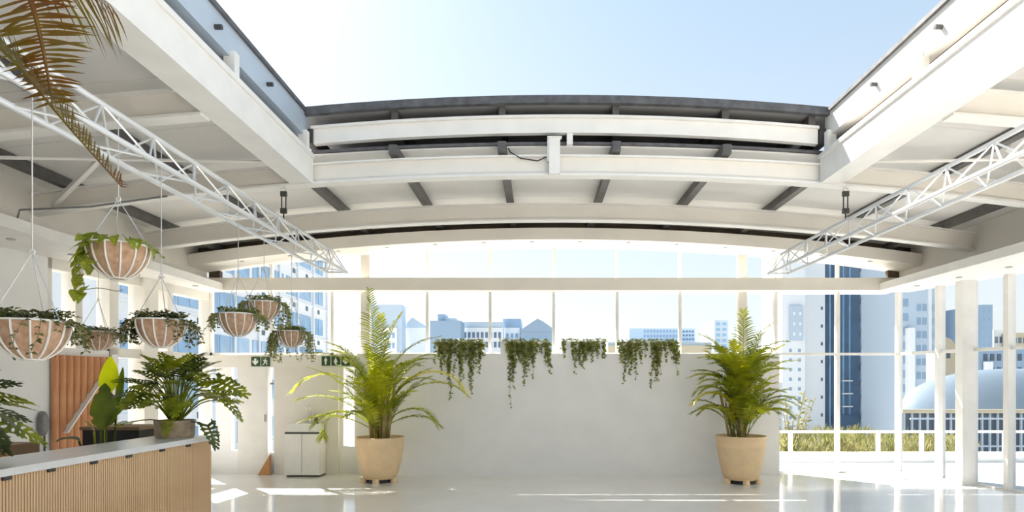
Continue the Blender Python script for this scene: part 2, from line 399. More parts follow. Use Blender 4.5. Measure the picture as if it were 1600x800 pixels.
rB = rib(9.4, UL, UR, 'arched cream rib spanning the hall just before the back windows', .27)
rA = rib(OY1+.1, UL, UR, 'arched white rib framing the back edge of the roof opening', .25)
r5 = rib(5.45, UL, OL-.28, 'arched cream rib left of the roof opening above the truss')
r6 = rib(5.45, OR_+.28, UR, 'arched cream rib right of the roof opening above the truss')
def local(o, p): return V(p)-V(o.location)
for t, xa, xb, y in ((rA, UL+.25, -4.55, -1), (r6, 5.6, 4.9, -1), (rA, UR-.3, 5.0, -1)):
    yy = t.location.y
    MB().bar(local(t, (xa, yy-.02, arc(4.2)(xa))), local(t, (xb, yy-.85, zs(xb)-.1)), .05, .05).build('knee_brace', STEEL, t)
MB().tube([local(r5, (UL, 5.6, 3.72)), local(r5, (-3.0, 7.1, 4.2))], .018, 6).build('tie_rod', STEEL, r5)
MB().tube([local(r6, (UR, 5.6, 3.72)), local(r6, (3.6, 7.1, 4.2))], .018, 6).build('tie_rod', STEEL, r6)
# latch plate on the centre of rib A
lp = thing('latch_bracket', (.2, 7.26, 4.12), 'white upright latch bracket at the centre of the roof opening edge', 'bracket')
MB().box(-.065, .065, -.02, .025, 0, .42).build('plate', STEEL, lp); MB().box(-.085, .085, -.03, .04, .42, .435).build('cap', STEEL, lp)
MB().box(-.085, -.065, -.0, .06, .15, .42).build('cheek', STEEL, lp)
MB().tube([(-.1, .06, .22), (-.2, .05, .17), (-.4, .05, .2), (-.52, .05, .27), (-.55, .05, .32)], .008, 5).build('cable', BLACK, lp)

# opening edge beams and raised curbs
def edge(sx, X, side):
    o = 1 if sx > 0 else -1           # outward direction
    b = thing('opening_beam', (X, 0, 4.02), 'white box beam along the %s edge of the roof opening' % side, 'roof beam', 'beams framing the roof opening')
    MB().box(0, o*.28, OY0, OY1+.03, 0, .29).build('beam', STEEL, b); MB().box(-o*.02, o*.28, OY0, OY1+.03, .29, .34).build('top_flange', STEEL, b)
    c = thing('roof_curb', (X, 0, 4.36), 'raised %s curb of the roof opening with dark flashing on top' % side, 'roof curb', 'curbs of the roof opening')
    MB().tube([(o*.12, OY0, -.0), (o*.12, OY1+.0, -.0)], .035, 8).build('track', CREAM, c)
    MB().box(o*.06, o*.2, OY0, OY1+.03, .19, .46).build('fascia', STEEL if o > 0 else FASCSH, c)
    MB().box(o*.03, o*.26, OY0, OY1+.03, .46, .50).build('flashing', FLASH, c)
    MB().box(o*.2, o*.26, OY0, OY1+.03, -.02, .46).build('back_plate', BROWN, c)  # brown colour stands in for the shadow line in the groove
    for y in (7.2, 5.5, 3.7, 1.9, .1): MB().box(o*.02, o*.12, y-.045, y+.045, .0, .24).build('stub_post', STEEL, c)
    for y in (6.2, 5.2, 4.2, 3.2):
        MB().tube([(o*.06, y, .30), (o*.0, y, .30)], .022, 8).build('bolt', DARK, c)
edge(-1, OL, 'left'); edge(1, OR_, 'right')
# rolled-back roof section stacked over the back
sr = thing('sliding_roof', (XC, OY1, 4.5), 'rolled-back arched roof section stacked over the back of the hall', 'sliding roof')
def sa(z): return lambda x: z-.0150*x*x
wx0, wx1 = OL-XC, OR_-XC
MB().arch(wx0-.02, wx1-.02, .04, .12, sa(.13), .2).build('front_beam', STEEL, sr)
MB().arch(wx0-.02, wx1-.02, .0, .16, sa(.30), .03).build('beam_flange', STEEL, sr)
MB().arch(wx0-.02, wx1-.02, 2.0, 2.08, sa(.13), .2).build('middle_beam', STEEL, sr)
MB().arch(wx0-.02, wx1-.02, 4.0, 4.08, sa(.13), .2).build('rear_beam', STEEL, sr)
MB().arch(wx0-.25, wx1+.25, -.03, 4.4, sa(.46), .03).build('roof_sheet', SHEETG, sr)
MB().arch(wx0-.28, wx1+.28, -.07, 4.4, sa(.49), .025).build('roof_cover', FLASH, sr)
MB().arch(wx0-.28, wx1+.28, -.09, -.02, sa(.43), .09).build('edge_flashing', FLASH, sr)
for x in PUR:
    if wx0-.3 < x-XC < wx1+.35:
        xx = max(wx0+.05, min(wx1-.1, x-XC)); MB().box(xx-.04, xx+.04, .02, 4.2, sa(.34)(xx), sa(.455)(xx)).build('purlin', PURL, sr)
MB().box(.02, .09, .05, .12, .0, .16).build('guide_bracket', STEEL, sr)
for xx in (wx0-.06, wx1+.02): MB().box(xx-.03, xx+.06, .0, 4.2, sa(.13)(xx), sa(.30)(xx)).build('side_beam', DARK, sr)

# ---------------------------------------------------------------- lighting trusses
def truss(X, y0, y1, label):
    zt, zb, hw = 3.60, 3.33, .15
    t = thing('lighting_truss', (X, 0, zb), label, 'truss', 'aluminium trusses')
    h = zt-zb
    P = [(0, h), (-hw, 0), (hw, 0)]
    for i, (px, pz) in enumerate(P):
        MB().tube([(px, y0, pz), (px, y1-(.12 if i == 0 else 0), pz)], .022, 8).build('chord', ALU, t, True)
    st = .29; n = int((y1-y0)/st)
    ms = {}
    for k, (a, b) in enumerate(((0,1),(0,2),(1,2))):
        for s in (0, 1):
            pa = V((P[a][0], 0, P[a][1])); pb = V((P[b][0], st, P[b][1]))
            if s: pa, pb = V((P[b][0], 0, P[b][1])), V((P[a][0], st, P[a][1]))
            m = MB().tube([pa, pb], .009, 5).mesh('brace'); m.materials.append(ALU); ms[k, s] = m
    for j in range(n):
        for k in range(3):
            if k == 2 and j % 2: continue
            inst('brace', ms[k, j % 2], t, (0, y1-.12-st*(j+1), 0))
    MB().tube([(-hw, y1-.01, 0), (hw, y1-.01, 0)], .012, 6).build('end_bar', ALU, t)
    for s in (-1, 1): MB().tube([(s*hw, y1-.01, 0), (0, y1-.13, h)], .009, 5).build('end_brace', ALU, t)
    return t
truss(-3.05, 0.4, 9.35, 'silver lighting truss on the left with baskets hanging from it')
truss(3.70, 0.4, 9.45, 'silver lighting truss on the right under the roof opening edge')
def shackle(X, label):
    y = OY1+.1; z1 = arc(4.12)(X)
    t = thing('turnbuckle', (X, y, 3.62), label, 'turnbuckle', 'turnbuckles holding the trusses'); L = z1-3.62
    MB().tube([(.03*math.cos(a*.785), 0, L-.03+.03*math.sin(a*.785)) for a in range(8)], .008, 5, True).build('eye', CHAIN, t)
    MB().tube([(0,0,L-.06),(0.01,0,L*.8)], .009, 5).build('rod', DARK, t); MB().tube([(0,0,-.02),(0,0,L*.25)], .009, 5).build('rod', DARK, t)
    for s in (-1, 1): MB().tube([(s*.025,0,L*.25),(s*.025,0,L*.8)], .008, 5).build('bar', DARK, t)
    for z in (.25, .8): MB().box(-.036, .036, -.018, .018, L*z-.03, L*z+.03).build('nut', DARK, t)
shackle(-3.05, 'dark steel turnbuckle hanging the left truss from the rib'); shackle(3.70, 'dark steel turnbuckle hanging the right truss from the rib')

# conduit under rib A on the left
cd = MB(); cd.tube([(-5.95,7.0,3.43),(-5.9,7.0,3.62),(-5.2,7.15,3.70),(-4.4,7.3,3.868)], .012, 5); tag(cd.build('conduit', GREY), 'thin grey conduit under the left end of the opening rib', 'conduit')

# ================================================================ reception counter
CX, CZ = -3.42, 1.10
ct = thing('reception_counter', (CX, 4.6, 0), 'reception counter with oak slat front and white top at the left', 'counter')
cy0, cy1 = 2.2-4.6, 6.44-4.6
MB().box(-.50, -.03, cy0, cy1-.02, 0, CZ-.05).build('body', OAKB, ct)
MB().box(-.54, .02, cy0-.02, cy1, CZ-.05, CZ).build('counter_top', TOPW, ct)
sm = MB().box(-.03, 0, -.0075, .0075, .02, CZ-.055).mesh('slat'); sm.materials.append(OAK)
k = 0; y = cy1-.03
while y > 3.3-4.6:
    inst('slat', sm, ct, (0, y, 0)); y -= .024
MB().box(-.05, .0, cy1-.02, cy1, 0, CZ-.05).build('end_post', OAK, ct)
sb = MB().box(-.03, 0, cy0, 3.3-4.6, .02, CZ-.055).build('front_board', OAK, ct)
for px in (78, 145, 200, 252, 293, 8):
    yy = 3.42*960/(840-px)-4.6
    b = MB().box(.0, .018, yy-.03, yy+.03, CZ-.075, CZ-.052).build('edge_clip', DARK, ct)

# back-bar sink behind the counter
bs = thing('bar_sink', (-4.68, 6.95, 0), 'black bar sink unit with wooden rim behind the counter', 'sink')
MB().box(-.32, .30, -.2, .25, 0, 1.13).build('cabinet', BLACK, bs)
MB().box(-.34, .32, -.22, .27, 1.13, 1.165).build('rim', OAKB, bs)
MB().tube([(-.2,.0,1.165),(-.2,.0,1.32),(-.17,-.01,1.38),(-.11,-.02,1.40),(-.06,-.03,1.37),(-.05,-.03,1.30)], .014, 8).build('tap', BLACK, bs, True)
# slatted crate on a back shelf
cr = thing('slatted_crate', (-5.2, 6.05, 0), 'small slatted wooden crate behind the near end of the counter', 'crate')
MB().box(-.35, .16, -.2, .2, 0, .86).build('stand', WHITE, cr)
for i in range(9): MB().box(-.33+.053*i, -.33+.053*i+.04, -.2, -.17, .87, 1.06).build('slat', WOODP, cr)
MB().box(-.33, .15, -.16, .18, .86, 1.05).build('box', OAKB, cr)

# stained board door with white diagonal brace on the left wall
bd = thing('board_panel', (xl(8.56)+.02, 8.56, 0), 'orange-brown panel of rounded boards on the left wall behind the counter', 'panel', rz=-math.atan(.13))
n = 9; wdt = .98/n


prof = [(math.sin(a)*.035, -math.cos(a)*wdt*.48) for a in [math.pi*q/8 for q in range(9)]]
vsb = [(max(0, p[0])+.01, p[1], 0) for p in prof]+[(max(0, p[0])+.01, p[1], 2.02) for p in prof]+[(0, -wdt*.48, 0), (0, wdt*.48, 0), (0, -wdt*.48, 2.02), (0, wdt*.48, 2.02)]
fsb = [(q, q+1, q+10, q+9) for q in range(8)]+[(0, 9, 20, 18), (8, 19, 21, 17), tuple(range(9, 18))+(21, 20)]
bmesh_board = MB().add(vsb, fsb).mesh('board'); bmesh_board.materials.append(WOODP)
for i in range(n): inst('board', bmesh_board, bd, (0, -.49+wdt*(i+.5), 0))
MB().bar((.056, -.34, .98), (.056, .52, 2.06), .018, .11, V((1,0,0))).build('brace', WHITE, bd)
dk = thing('wall_disc', (xl(7.95)+.012, 7.95, 0), 'round grey disc on the left wall beside the wooden panel', 'disc')
MB().add([(r_*.0+zz, r_*.45*math.cos(a), 1.12+r_*1.15*math.sin(a)) for zz, r_ in ((0,.14),(.05,.14),(.07,.11)) for a in [2*math.pi*q/24 for q in range(24)]],
   [(i*24+q, i*24+(q+1)%24, (i+1)*24+(q+1)%24, (i+1)*24+q) for i in range(2) for q in range(24)]+[tuple(48+q for q in range(24))]).build('disc', GREY, dk)
MB().tube([(.03, .02, 0), (.03, .02, 1.0)], .012, 6).build('stand', DARK, dk)

# ================================================================ vanity at the back
vx0, vx1 = (446-840)*10.8/960, (501-840)*10.8/960
vn = thing('sink_cabinet', ((vx0+vx1)/2, 10.9, 0), 'white sink cabinet with two doors against the cream wall', 'cabinet')
hw = (vx1-vx0)/2
MB().box(-hw, hw, -.14, .17, .03, .80).build('body', STEEL, vn); MB().box(-hw+.02, hw-.02, -.1, .17, 0, .03).build('plinth', DARK, vn)
MB().box(-hw+.005, hw-.005, -.145, -.14, .755, .785).build('grip_channel', DARK, vn)
for s in (-1, 1): MB().box(s*.006, s*(hw-.004), -.16, -.141, .035, .75).build('door', STEEL, vn)
bsn = MB(); bsn.box(-hw+.07, hw-.03, -.15, .15, .80, .93).build('basin', TOPW, vn)
MB().tube([(.06,.1,.93),(.06,.1,1.2),(.05,.06,1.25),(.04,.0,1.24),(.04,-.03,1.18)], .011, 8).build('tap', CHROME, vn, True)
for dx, h, m_, lab in ((.205, .15, BOTTLE, 'dark soap bottle on the white sink'), (.105, .1, CHROME, 'small steel cup on the white sink')):
    b = thing('soap_bottle' if m_ is BOTTLE else 'steel_cup', ((vx0+vx1)/2+dx, 10.88, .93), lab, 'bottle' if m_ is BOTTLE else 'cup')
    if m_ is BOTTLE:
        MB().lathe([(.03,0),(.034,.01),(.034,.1),(.012,.125),(.012,.14)], n=14).build('body', m_, b, True); MB().box(-.03, .012, -.008, .008, .14, .155).build('pump', BLACK, b)
    else:
        MB().lathe([(.026,0),(.03,h),(.026,h),(.023,.01)], n=14).build('body', m_, b, True); MB().tube([(.03,0,.08),(.05,0,.07),(.05,0,.04),(.03,0,.03)], .004, 5).build('handle', m_, b)

# ================================================================ signs
def poly(mb, pts, y, sc, ox, oz):
    b = len(mb.v); mb.v += [(ox+x*sc, y, oz+z*sc) for x, z in pts]; mb.f.append(tuple(range(b, b+len(pts))))
def sign(px, py, label, marks):
    sx = (px-840)*11.0/960; sz = EYE-(py-598)*11.0/960
    t = thing('exit_sign', (sx, 11.0, sz), label, 'sign', 'green signs on the lintel')
    for i, mk in enumerate(marks):
        ox = i*.178; p = MB().box(ox-.075, ox+.075, 0, .02, -.085, .085).build('plate', GREEN, t)
        mb = MB()
        if mk == 'arrow': poly(mb, [(-.25,.75),(-.25,.05),(-.65,.35),(-.72,-.1),(0,-.85),(.72,-.1),(.65,.35),(.25,.05),(.25,.75)], -.003, .075, ox, 0)
        elif mk == 'run':
            poly(mb, [(-.1,.75),(.12,.85),(.25,.7),(.15,.52),(-.05,.55)], -.003, .075, ox, 0)
            poly(mb, [(-.55,.25),(-.2,.5),(.3,.4),(.6,.1),(.5,0),(.25,.18),(.12,-.1),(.5,-.35),(.45,-.85),(.3,-.85),(.28,-.45),(-.1,-.25),(-.3,-.75),(-.7,-.8),(-.7,-.65),(-.42,-.58),(-.25,0),(-.15,.25),(-.45,.1)], -.003, .075, ox, 0)
        elif mk == 'man':
            poly(mb, [(0,.9),(.2,.75),(0,.55),(-.2,.75)], -.003, .075, ox, 0); poly(mb, [(-.35,.5),(.35,.5),(.35,-.1),(.2,-.1),(.2,-.85),(-.2,-.85),(-.2,-.1),(-.35,-.1)], -.003, .075, ox, 0)
        elif mk == 'woman':
            poly(mb, [(0,.9),(.2,.75),(0,.55),(-.2,.75)], -.003, .075, ox, 0); poly(mb, [(-.2,.5),(.2,.5),(.5,-.35),(.2,-.35),(.2,-.85),(-.2,-.85),(-.2,-.35),(-.5,-.35)], -.003, .075, ox, 0)
        mb.build('pictogram', SIGNW, p)
sign(399, 565, 'green exit sign pair with arrow and running figure on the lintel', ['arrow', 'run'])
sign(509, 564, 'green pictogram signs on the lintel half hidden by the left palm', ['man', 'woman', 'arrow'])

# ================================================================ plants
def catmull(pts, n):
    pts = [V(p) for p in pts]; P_ = [pts[0]*2-pts[1]]+pts+[pts[-1]*2-pts[-2]]; m = len(pts)-1; o = []
    for i in range(n+1):
        u = i/n*m; k = min(int(u), m-1); t = u-k; a, b, c, d = P_[k:k+4]
        o.append(.5*((2*b)+(c-a)*t+(2*a-5*b+4*c-d)*t*t+(3*b-a-3*c+d)*t**3))
    return o
def frond(name, par, pts, m, rnd, nl=34, L=.34, W=.020, t0=.25, r0=.010, droop=.35, ang=.62, lift=.25, rm=None, hang=0, sides=(-1, 1)):
    cv = catmull(pts, 22); mb = MB()
    mb.tube(cv, [r0*(1-.8*i/22) for i in range(23)], 5)
    for i in range(nl):
        t = t0+(1-t0)*i/(nl-1); u = t*22; k = min(int(u), 21); p = cv[k].lerp(cv[k+1], u-k); T = (cv[k+1]-cv[k]).normalized()
        S_ = T.cross(V((0,0,1)))
        if S_.length < .15: S_ = T.cross(V((0,-1,0.2)))
        S_.normalize(); N = S_.cross(T)
        q = (t-t0)/(1-t0); prof = (.45+.55*math.sin(min(1, q*1.6)*math.pi/2))*(1-.62*max(0, q-.4)/.6)
        for s in sides:
            a = ang*(1+.5*q)+rnd.uniform(-.12, .12); l = L*prof*rnd.uniform(.85, 1.1)
            d = (S_*s*math.cos(a)+T*math.sin(a)+N*(lift+rnd.uniform(-.1, .1))-V((0,0,hang))).normalized()
            wv = d.cross(N).normalized()*W/2
            wv = (wv+N*rnd.uniform(-.4, .4)*W/2)
            b = len(mb.v); wp = [.55, 1, .75]
            for j in range(3):
                f = j/3; c = p+d*l*f-V((0,0,droop*l*f*f)); mb.v += [tuple(c+wv*wp[j]), tuple(c-wv*wp[j])]
            mb.v.append(tuple(p+d*l-V((0,0,droop*l))))
            mb.f += [(b, b+1, b+3, b+2), (b+2, b+3, b+5, b+4), (b+4, b+5, b+6)]
    return mb.build(name, m, par)
def arcpts(base, az, e0, length, dr, n=6):
    p = V(base); o = [p.copy()]; e = e0
    for i in range(n):
        t = (i+.5)/n; e = e0-dr*t**1.6
        sy = math.sin(az)*math.cos(e)
        p = p+V((math.cos(az)*math.cos(e), sy*(.35 if sy > 0 else 1), math.sin(e)))*length/n; o.append(p.copy())
    return o
def big_pot(t, rt, h):
    s_ = rt
    prof = [(.62*s_,.06),(.66*s_,.07),(.76*s_,.22*h),(.88*s_,.5*h),(.95*s_,.74*h),(.965*s_,.76*h),(.975*s_,.79*h),(.96*s_,.81*h),(.97*s_,.93*h),(1.0*s_,.95*h),(1.0*s_,h),(.92*s_,h),(.90*s_,.9*h)]
    MB().lathe(prof, n=40, cap=False).build('pot', TERR, t, True)
    MB().lathe([(.01,.06),(.62*s_,.06)], n=40, cap=False).build('pot_base', DARK, t)
    MB().lathe([(.91*s_,.9*h),(.5*s_,.93*h),(.01,.94*h)], n=32, cap=False).build('soil', SOIL, t)
    MB().lathe([(.55*s_,.0),(.5*s_,.06)], n=24).build('saucer', BLACK, t)
    f = MB().lathe([(.055,0),(.06,.02),(.05,.085)], n=10).mesh('pot_foot'); f.materials.append(TERR)
    for k in range(5):
        a = -math.pi/2+2*math.pi*k/5; inst('pot_foot', f, t, (.66*s_*math.cos(a), .66*s_*math.sin(a), 0))
def areca(loc, label, rt, h, specs, seed, canes, nfill, fillspec):
    rnd = random.Random(seed); t = thing('potted_palm', loc, label, 'potted plant', 'areca palms in terracotta pots')
    big_pot(t, rt, h)
    for k in range(canes):
        a = rnd.uniform(0, 6.28); r_ = rnd.uniform(.03, .2); b = V((r_*math.cos(a), r_*math.sin(a), .9*h)); tip = V((b.x*1.9, b.y*1.9, h+rnd.uniform(.5, 1.0)))
        MB().tube([b, b.lerp(tip, .5)+V((0,0,.03)), tip], [.022, .017, .011], 7).build('cane', BARK, t, True)
    for (az, e0, ln, dr, bh, m_) in specs:
        b = V((rnd.uniform(-.08, .08), rnd.uniform(-.08, .08), h+bh))
        frond('frond', t, arcpts(b, R(az), R(e0), ln, R(dr)), m_, rnd, L=.36*min(1, ln/1.2), t0=.28)
    lo, hi, l0, l1, bmax = fillspec
    for k in range(nfill):
        az = R(k*137.5+rnd.uniform(-15, 15)); u = rnd.random()
        e0 = R(rnd.uniform(lo, hi)); ln = rnd.uniform(l0, l1)
        b = V((.1*math.cos(az), .1*math.sin(az), h-.05+bmax*rnd.random()))
        frond('frond', t, arcpts(b, az, e0, ln, R(rnd.uniform(40, 110))), rnd.choice([PALM, PALM2, PALM, PALM2, PALMY] if k % 3 == 0 else [PALM, PALM2]), rnd, nl=32, L=.30, t0=.2)
    return t
# az: 0 = right, 90 = away, 180 = left, 270 = towards the camera
areca((-2.63, 10.25, 0), 'large areca palm in a pale terracotta pot, left of the low wall', .40, .75, [
  (178, 62, 1.75, 118, .35, PALM2), (170, 40, 1.5, 60, .2, PALM), (186, 50, 1.3, 150, .1, PALM), (165, 72, 1.5, 60, .5, PALM),
  (112, 84, 1.95, 16, .55, PALM), (95, 86, 1.6, 25, .5, PALM2), (60, 80, 1.75, 42, .55, PALM2), (20, 74, 1.7, 70, .5, PALM),
  (355, 60, 1.75, 128, .45, PALMY), (5, 48, 1.6, 95, .4, PALM2), (350, 52, 1.2, 120, .1, PALM), (15, 35, 1.1, 80, .1, PALM),
  (200, 66, 1.6, 80, .5, PALM), (330, 68, 1.5, 75, .4, PALM), (215, 45, 1.2, 100, .1, PALM), (275, 70, 1.2, 80, .3, PALM2), (140, 65, 1.5, 60, .5, PALM),
  (190, 30, 1.2, 55, .1, PALM2)], 4, 16, 30, (52, 86, .8, 1.4, .75))
areca((3.36, 10.15, 0), 'bushy areca palm in a pale terracotta pot, right of the low wall', .405, .78, [
  (80, 86, 1.55, 20, .55, PALM), (30, 80, 1.45, 40, .55, PALM), (150, 78, 1.45, 55, .5, PALM2), (175, 66, 1.1, 90, .45, PALM2), (185, 55, 1.0, 110, .35, PALMY),
  (5, 66, 1.15, 75, .45, PALM), (355, 50, 1.0, 90, .3, PALM), (10, 40, .95, 90, .2, PALM), (345, 55, .95, 100, .1, PALM2), (170, 50, .9, 100, .2, PALM2), (170, 60, .85, 70, .85, PALM2), (160, 72, .8, 70, .95, PALM), (10, 62, .85, 75, .85, PALM), (20, 74, .8, 70, .95, PALM2), (200, 64, .75, 80, .8, PALM), (340, 64, .75, 80, .75, PALM2), (260, 70, .7, 80, .8, PALM2), (285, 60, .75, 90, .6, PALM), (240, 60, .75, 90, .5, PALM), (0, 55, .9, 60, .65, PALM2), (182, 50, .85, 60, .7, PALM)],
  9, 20, 60, (54, 86, .65, 1.1, .95))

# tall palm standing just left of the frame; only its drooping fronds reach into view
tp = thing('tall_palm', (-2.78, 2.75, 0), 'brownish drooping palm fronds in the top left corner, near the camera', 'potted plant')
MB().lathe([(.22,0),(.24,.02),(.30,.5),(.33,.52),(.33,.56),(.28,.56)], n=28, cap=False).build('pot', TERR, tp, True)
MB().lathe([(.28,.5),(.01,.52)], n=24, cap=False).build('soil', SOIL, tp)
MB().tube([(0,0,.5),(.02,0,1.5),(-.02,.02,2.6),(0,.0,3.45)], [.06, .05, .045, .04], 9).build('trunk', BARK, tp, True)
def pp(px, py, d): return V(((px-840)*d/960+2.78, d-2.75, EYE-(py-598)*d/960))
rnd = random.Random(11)
crown = V((0, 0, 3.45))
frond('frond', tp, [crown, pp(20,-60,2.8), pp(48,0,2.85), pp(66,70,2.9), pp(82,160,2.95)], DRYP, rnd, nl=34, L=.34, W=.014, t0=.38, r0=.022, droop=.08, ang=.05, lift=.0)
frond('frond', tp, [crown, pp(-40,40,2.8), pp(30,105,2.85), pp(100,190,2.9), pp(190,292,3.0)], DRYP, rnd, nl=60, L=.30, W=.012, t0=.30, r0=.012, droop=.10, ang=-.1, lift=.35)
frond('frond', tp, [crown, pp(10,-75,2.85), pp(60,-50,2.9), pp(120,-30,2.95), pp(172,8,3.0)], DRYP, rnd, nl=26, L=.40, W=.011, t0=.35, r0=.010, droop=.5, ang=.3, lift=-.1)
frond('frond', tp, [crown, crown+V((-.3,-.2,.35)), crown+V((-.8,-.4,.3)), crown+V((-1.2,-.6,-.1))], DRYP, rnd, nl=24, L=.34, t0=.3)

# ---- split-leaf philodendrons
def phil_leaf(par, base, az, reach, rise, L, pitch, m_, rnd, roll=0):
    mb = MB(); base = V(base); o = V((math.cos(az), math.sin(az), 0)); end = base+o*reach+V((0,0,rise))
    mid = base.lerp(end, .5)+V((0,0,rise*.22+.03))
    mb.tube(catmull([base, mid, end], 6), .006, 4)
    X = (o*math.cos(pitch)+V((0,0,math.sin(pitch)))).normalized(); Y = V((0,0,1)).cross(o).normalized(); Z = X.cross(Y)
    Y = (Y*math.cos(roll)+Z*math.sin(roll)).normalized(); Z = X.cross(Y)
    def P3(x, y): return end+X*(x*L)+Y*(y*L)+Z*(.10*abs(y)*L-.45*L*(x*x*.35+y*y*.55))
    def strip(a, dirx, diry, ln, w):
        b = len(mb.v); nx, ny = -diry, dirx
        wob = rnd.uniform(-.12, .12)
        for f, ww in ((0, .8), (.35, .75), (.7, 1.15)):
            cx, cy_ = a[0]+dirx*ln*f+nx*wob*ln*f*f, a[1]+diry*ln*f+ny*wob*ln*f*f
            mb.v += [tuple(P3(cx+nx*w*ww/2, cy_+ny*w*ww/2)), tuple(P3(cx-nx*w*ww/2, cy_-ny*w*ww/2))]
        mb.v.append(tuple(P3(a[0]+dirx*ln+nx*wob*ln, a[1]+diry*ln+ny*wob*ln)))
        mb.f += [(b,b+1,b+3,b+2),(b+2,b+3,b+5,b+4),(b+4,b+5,b+6)]
    strip((0,0), 1, 0, 1.0, .13)
    nlb = 7
    for i in range(nlb):
        u = i/(nlb-1)
        for s in (-1, 1):
            th = R(112-78*u)+rnd.uniform(-.1, .1); ln = (.50-.27*u)*rnd.uniform(.85, 1.1); a = (.03+.74*u, 0)
            dx, dy = math.cos(th), math.sin(th)*s
            strip(a, dx, dy, ln, .135-.035*u)
            if u < .7:
                strip((a[0]+dx*ln*.45, a[1]+dy*ln*.45), math.cos(th-.65), math.sin(th-.65)*s, ln*.45, .08)
                strip((a[0]+dx*ln*.5, a[1]+dy*ln*.5), math.cos(th+.6), math.sin(th+.6)*s, ln*.38, .075)
    return mb.build('leaf', m_, par)
def philodendron(loc, label, spec, seed, potw, poth):
    rnd = random.Random(seed); t = thing('potted_philodendron', loc, label, 'potted plant', 'split-leaf philodendrons on the counter')
    p = MB(); a, b = potw/2, potw/2*.92
    p.lathe([(b,0),(a,.03),(a,poth-.03),(a*1.03,poth-.03),(a*1.03,poth),(a*.92,poth),(a*.9,poth-.04)], n=28, cap=False); p.build('pot', STONEP, t, True)
    MB().lathe([(.01,.004),(b,.0)], n=28, cap=False).build('pot_base', STONEP, t)
    MB().lathe([(a*.92,poth-.035),(.01,poth-.02)], n=24, cap=False).build('soil', SOIL, t)
    for (az, reach, rise, L, pitch, dk_) in spec:
        phil_leaf(t, (.03*math.cos(R(az)), .03*math.sin(R(az)), poth-.03), R(az), reach, rise, L, R(pitch), PHID if dk_ else PHIL, rnd, rnd.uniform(-.5, .5))
    return t
rnd = random.Random(3); sp = []
for k in range(58):
    az = k*137.5 % 360; u = (k+.5)/58
    kk = .62 if 120 < az < 240 else 1.0
    sp.append((az, kk*(.08+.36*u*rnd.uniform(.8, 1.15)), .56-.36*u**1.5+rnd.uniform(-.05, .05), rnd.uniform(.18, .27)*(.9 if kk < 1 else 1), 45-55*u, k % 5 == 3))
sp += [(182, .36, .42, .24, 5, 0), (190, .36, .32, .22, -10, 1), (0, .40, .42, .36, -20, 0), (8, .42, .26, .34, -45, 0), (350, .34, -.02, .28, -60, 1), (285, .2, .02, .16, -60, 0), (300, .3, .26, .3, -30, 0), (250, .28, .3, .3, -20, 0), (172, .50, -.0, .16, -10, 0)]
philodendron((-3.66, 6.2, CZ), 'split-leaf philodendron in a weathered squat pot at the far end of the counter', sp, 5, .36, .175)
sp = []
for k in range(20):
    az = k*137.5 % 360; u = (k+.5)/20
    sp.append((az, .10+.20*u, .42-.36*u, rnd.uniform(.22, .30), 20-60*u, k % 2 == 1))
sp += [(8, .26, .30, .28, -5, 0), (0, .24, .24, .26, -25, 1), (350, .22, .1, .24, -15, 1), (340, .22, -.02, .22, -40, 1), (20, .2, .38, .2, 10, 1)]
philodendron((-3.68, 3.78, CZ), 'split-leaf philodendron at the left frame edge on the near end of the counter', sp, 6, .30, .2)

# ---- strelitzia behind the counter
def paddle(par, base, knee, az, L, W, e0, bend, m_, name='leaf', tears=0, seed=0, face=None):
    rnd = random.Random(seed); mb = MB(); base = V(base); knee = V(knee)
    mb.tube(catmull([base, base.lerp(knee, .5)+V((.01,0,.02)), knee], 8), .011, 6)
    o = V((math.cos(az), math.sin(az), 0)); Y = V(face).normalized() if face else V((0,0,1)).cross(o).normalized()
    n = 16; p = knee.copy(); rows = []
    for i in range(n+1):
        t = i/n; e = e0-bend*t; d = o*math.cos(e)+V((0,0,1))*math.sin(e)
        Zn = d.cross(Y).normalized(); hw_ = W/2*max(.02, math.sin(math.pi*min(1, t*.97+.02)**.75)**.7)
        tr = 1-(rnd.random()*.3 if tears and i % 3 == 1 else 0)
        rows.append((p+Y*hw_*tr+Zn*hw_*.35, p+Zn*0, p-Y*hw_*tr+Zn*hw_*.35)); p = p+d*L/n
    b = len(mb.v)
    for r_ in rows: mb.v += [tuple(q) for q in r_]
    for i in range(n):
        a = b+3*i
        mb.f += [(a,a+1,a+4,a+3),(a+1,a+2,a+5,a+4)]
    return mb.build(name, m_, par, True)
stz = thing('strelitzia', (-4.52, 6.35, 0), 'strelitzia with one leaf coloured as backlit lime green behind the counter', 'potted plant')
MB().lathe([(.13,0),(.17,.3),(.18,.3),(.18,.33),(.15,.33)], n=24, cap=False).build('pot', GREY, stz, True); MB().lathe([(.16,.3),(.01,.31)], n=20, cap=False).build('soil', SOIL, stz)
paddle(stz, (0,0,.3), (.03,-.03,1.17), R(270), .48, .27, R(88), R(-18), BANA, tears=1, seed=2, face=(1,.15,0))
paddle(stz, (.02,.02,.3), (.03,.03,1.54), R(100), .40, .20, R(80), R(10), BANY, seed=3, face=(1,.1,0))
paddle(stz, (.03,0,.3), (.06,0,1.2), R(10), .44, .13, R(52), R(5), BANA, tears=1, seed=4, face=(-.5,.5,.7))
paddle(stz, (-.03,0,.3), (-.05,-.02,1.15), R(200), .16, .06, R(60), R(20), PHIL, seed=5)
paddle(stz, (-.03,.02,.3), (-.22,.0,1.05), R(190), .22, .12, R(25), R(60), PHID, seed=6)
paddle(stz, (.05,.05,.3), (.1,.1,1.42), R(60), .4, .10, R(86), R(10), BANA, seed=7, face=(1,-.2,0))

